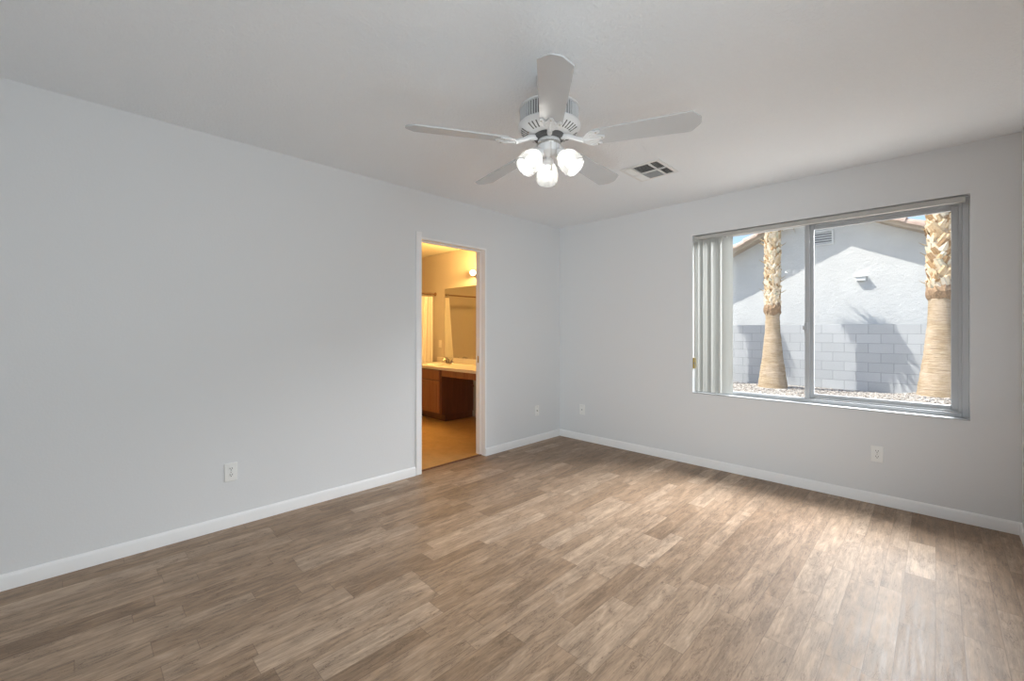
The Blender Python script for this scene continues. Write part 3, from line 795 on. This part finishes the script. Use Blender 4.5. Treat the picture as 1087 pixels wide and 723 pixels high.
# neighbouring house
PKX, PKZ, SL = -2.16, 4.40, .48
EY = HY-.40
hs = empty('neighbour_house', (PKX, HY, 0), label='pale stucco gabled house beyond the block wall', cat='house')
hw = 5.2
wp = [(PKX-hw, -.3), (PKX+hw, -.3), (PKX+hw, PKZ-SL*hw), (PKX, PKZ), (PKX-hw, PKZ-SL*hw)]
part(MB().add([(x, HY, z) for x, z in wp] + [(x, HY+4, z) for x, z in wp], [(0,1,2,3,4), (9,8,7,6,5)] + [(i, (i+1) % 5, 5+(i+1) % 5, 5+i) for i in range(5)]), 'gable_wall', M['stucco'], hs)
for s_ in (-1, 1):
    ex = PKX+s_*(hw+.5); ez = PKZ-SL*(hw+.5)
    prof = lambda y, t0, t1: [(PKX, y, PKZ+t0), (ex, y, ez+t0), (ex, y, ez+t1), (PKX, y, PKZ+t1)]
    box8 = [(0,1,2,3), (7,6,5,4), (0,4,5,1), (1,5,6,2), (2,6,7,3), (3,7,4,0)]
    part(MB().add(prof(EY+.025, .001, .07)+prof(HY+4.4, .001, .07), box8), 'roof_slope', M['fascia'], hs)
    part(MB().add(prof(EY, -.005, .15)+prof(EY+.024, -.005, .15), box8), 'fascia', M['fascia'], hs)
    # barrel tiles: rake row on the edge, then courses up the slope
    tl = MB(); L_ = math.hypot(ex-PKX, ez-PKZ); dirv = Vector((ex-PKX, 0, ez-PKZ)).normalized(); nrm = Vector((0, 1, 0)).cross(dirv); nrm = nrm if nrm.z > 0 else -nrm
    nt_ = int(L_/.36)
    for col in range(9):
        yy = EY + .01 + col*.26
        for k in range(nt_):
            p0 = Vector((PKX, yy, PKZ+.10)) + dirv*(k*.36); p1 = p0 + dirv*.40
            vs = []; fs = []
            for j2, (pp, rr, up) in enumerate(((p0, .085, 0.0), (p1, .105, .025))):
                for q in range(9):
                    a = -.35 + (pi+.7)*q/8
                    for dr in (0, -.014): vs.append(pp + nrm*(up + (rr+dr)*sin(a)) + Vector((0, (rr+dr)*cos(a), 0)))
            for q in range(8):
                a = q*2; b2 = 18+a
                fs += [(a, a+2, b2+2, b2), (a+1, b2+1, b2+3, a+3), (b2, b2+2, b2+3, b2+1), (a, a+1, a+3, a+2)]
            tl.add(vs, fs, True)
    part(tl, 'roof_tiles', M['tile'], hs)
# gable louvre vent
gvx0, gvx1, gvz0, gvz1 = -2.38, -1.86, 3.45, 3.83
gvm = MB(); 
def yring(mb, ax, az, bx, bz, wd, ya, yb):
    mb.box((ax, ya, az), (bx, yb, az+wd)); mb.box((ax, ya, bz-wd), (bx, yb, bz)); mb.box((ax, ya, az+wd), (ax+wd, yb, bz-wd)); mb.box((bx-wd, ya, az+wd), (bx, yb, bz-wd))
yring(gvm, gvx0, gvz0, gvx1, gvz1, .035, HY-.035, HY)
for k in range(5):
    zz = gvz0+.06+k*.064
    gvm.box((gvx0+.03, -.028, -.004), (gvx1-.03, .028, .004), Matrix.Translation((0, HY-.018, zz)) @ Matrix.Rotation(R(40), 4, 'X'))
gv_o = part(gvm, 'gable_vent', M['box_white'], hs, bevel=.003); gv_o['label'] = 'white louvered attic vent'
part(MB().box((gvx0+.03, HY-.004, gvz0+.03), (gvx1-.03, HY-.001, gvz1-.03)), 'vent_backing', plain('vent_screen_grey', (.30, .30, .31), .8), gv_o)
bx = MB(); bx.box((-1.40, HY-.10, 2.46), (-1.21, HY, 2.57)); bx.box((-1.42, HY-.125, 2.555), (-1.19, HY, 2.575))
bo2 = part(bx, 'wall_vent_hood', M['box_white'], hs, bevel=.006); bo2['label'] = 'small white box on the stucco'

# palms
def tone_attr(o, tones):
    at = o.data.attributes.new('tone', 'FLOAT', 'POINT'); at.data.foreach_set('value', tones)
def fan_frond(mb, base, dirv, pet, rad, n_, droop, rng_):
    d = dirv.normalized(); side = d.cross(Vector((0, 0, 1)))
    if side.length < .1: side = Vector((1, 0, 0))
    side.normalize(); upv = side.cross(d).normalized()
    tip = base + d*pet + Vector((0, 0, -droop*pet*.3))
    mb.tube([base, (base+tip)/2 + Vector((0, 0, .03)), tip], [.018, .013, .009], 5)
    for i in range(n_):
        a = -1.9 + 3.8*i/(n_-1)
        lv = d*cos(a)+side*sin(a)
        L_ = rad*(.72+.28*cos(a*.6))*rng_.uniform(.85, 1.05)
        mid = tip + lv*L_*.55 + upv*.02; end = tip + lv*L_ + Vector((0, 0, -droop*L_*.5))
        wv_ = lv.cross(upv).normalized()*.028
        mb.add([tip-wv_*.25, tip+wv_*.25, mid+wv_, mid-wv_, end, mid+upv*.012], [(0, 1, 2, 5), (0, 5, 3), (3, 5, 4), (5, 2, 4)], False)
def palm(px, py, pz, r_up, r_base, z_smooth, seed, label, crown_z=3.22):
    rg = random.Random(seed)
    t = empty('palm_tree', (px, py, pz-.1), label=label, cat='palm tree', group='fan palms along the block wall')
    H = 7.0
    prof = []
    for z, k in ((-.15, 1.08), (0, 1.0), (.05, .97), (.18, .86), (.35, .72), (.6, .50), (.9, .30), (1.15, .14), (1.4, .06), (1.62, 0)):
        prof.append((r_up + (r_base-r_up)*k, pz+z))
    while prof[-1][1] < H: prof.append((r_up*.95, prof[-1][1]+.25))
    fine = []
    for i in range(len(prof)-1):
        (ra_, za_), (rb_, zb_) = prof[i], prof[i+1]; nn = max(1, int((zb_-za_)/.03))
        for q in range(nn):
            f_ = q/nn; fine.append((ra_+(rb_-ra_)*f_ + rg.uniform(-.004, .004), za_+(zb_-za_)*f_))
    mb = MB(); mb.lathe(fine, 30, Matrix.Translation((px, py, 0)))
    part(mb, 'trunk', M['trunk'], t, angle=70)
    # leaf bases left on the upper trunk
    bo = MB(); tones = []; bs = 1.0 if r_up > .14 else .72
    zc = z_smooth; i = 0
    while zc < 3.9:
        th = i*2.39996 + rg.uniform(-.15, .15); 
        lean = rg.choice((-1, 1))*rg.uniform(.35, .75); L_ = rg.uniform(.13, .21)*bs; out = rg.uniform(.02, .16)
        w0, w1 = rg.uniform(.045, .062)*bs, rg.uniform(.026, .042)*bs
        rad = Vector((cos(th), sin(th), 0)); tan = Vector((-sin(th), cos(th), 0)); up = Vector((0, 0, 1))
        ax = (up*1.0 + tan*lean + rad*out).normalized(); sd = (tan - ax*tan.dot(ax)).normalized(); nr = ax.cross(sd).normalized()
        if nr.dot(rad) < 0: nr = -nr
        b0 = Vector((px, py, zc)) + rad*(r_up*.93)
        vs = []
        for f_, ww, th_, bow in ((0, w0, .012, 0), (.5, (w0+w1)*.47, .014, .012), (1, w1, .010, .010+out*.05)):
            c_ = b0 + ax*L_*f_ + nr*bow
            vs += [c_-sd*ww-nr*th_*.6, c_+nr*th_*.9, c_+sd*ww-nr*th_*.6, c_-nr*th_]
        fs = []
        for q in range(2):
            for e_ in range(4): fs.append((q*4+e_, q*4+(e_+1) % 4, q*4+4+(e_+1) % 4, q*4+4+e_))
        fs += [(3,2,1,0), (8,9,10,11)]
        bo.add(vs, fs); tones += [rg.choice((.2, .45, .55, .62, .7, .78, .85))+rg.uniform(-.06, .06)]*12
        zc += .0062*bs*bs; i += 1
    b_o = part(bo, 'leaf_base', M['boots'], t, angle=30, kind='stuff'); tone_attr(b_o, tones)
    b_o['label'] = 'criss-cross stubs of cut leaf bases'
    # loose fibre collar where the stubs end
    fb = MB(); vs = []
    prof = [(r_up*1.02, z_smooth-.12), (r_up*1.22, z_smooth-.05), (r_up*1.30, z_smooth+.02), (r_up*1.12, z_smooth+.10), (r_up*1.0, z_smooth+.14)]
    fb.lathe(prof, 26, Matrix.Translation((px, py, 0)))
    fb.v = [(x+rg.uniform(-.016, .016), y+rg.uniform(-.016, .016), z+rg.uniform(-.03, .03)) for x, y, z in fb.v]
    part(fb, 'fibre_collar', M['fibre'], t, angle=25)
    # a few spiky stubs sticking out
    sp_ = MB()
    for q in range(16):
        th = rg.uniform(0, 2*pi); zz = rg.uniform(z_smooth, 3.2); rad = Vector((cos(th), sin(th), 0)); b0 = Vector((px, py, zz)) + rad*r_up*.9
        sp_.tube([b0, b0+rad*.07+Vector((0, 0, .02)), b0+rad*.14+Vector((0, 0, .07))], [.012, .008, .003], 5)
    part(sp_, 'leaf_stub', M['frond_dry'], t, kind='stuff')
    cr = MB()
    for q in range(26):
        th = q*2.39996+rg.uniform(-.2, .2); el = R(75 - 120*q/25) + rg.uniform(-.1, .1)
        d_ = Vector((cos(th)*cos(el), sin(th)*cos(el), sin(el)))
        fan_frond(cr, Vector((px, py, 7.05-.4*q/25)), d_, rg.uniform(.45, .6), rg.uniform(.5, .62), 24, .6, rg)
    part(cr, 'crown', M['frond'], t, kind='stuff')
    sk = MB()
    for q in range(20):
        th = q*2.39996+rg.uniform(-.2, .2); zz = crown_z + .66 + .45*q/19
        t_ = rg.uniform(.12, .75); d_ = Vector((cos(th)*t_, sin(th)*t_, -1))
        fan_frond(sk, Vector((px, py, zz)) + Vector((cos(th), sin(th), 0))*r_up*.8, d_, .22, rg.uniform(.36, .48), 9, .15, rg)
    part(sk, 'dry_frond_skirt', M['frond_dry'], t, kind='stuff')
    return t
palm(*PALMS[0], .125, .275, 1.70, 11, 'palm trunk standing before the block wall in the left window pane')
palm(*PALMS[1], .150, .300, 1.90, 5, 'thick palm trunk with criss-cross stubs at the right edge of the window')
palm(*PALMS[2], .125, .275, 1.70, 23, 'palm standing outside beyond the stacked blind, its shadow on the block wall')
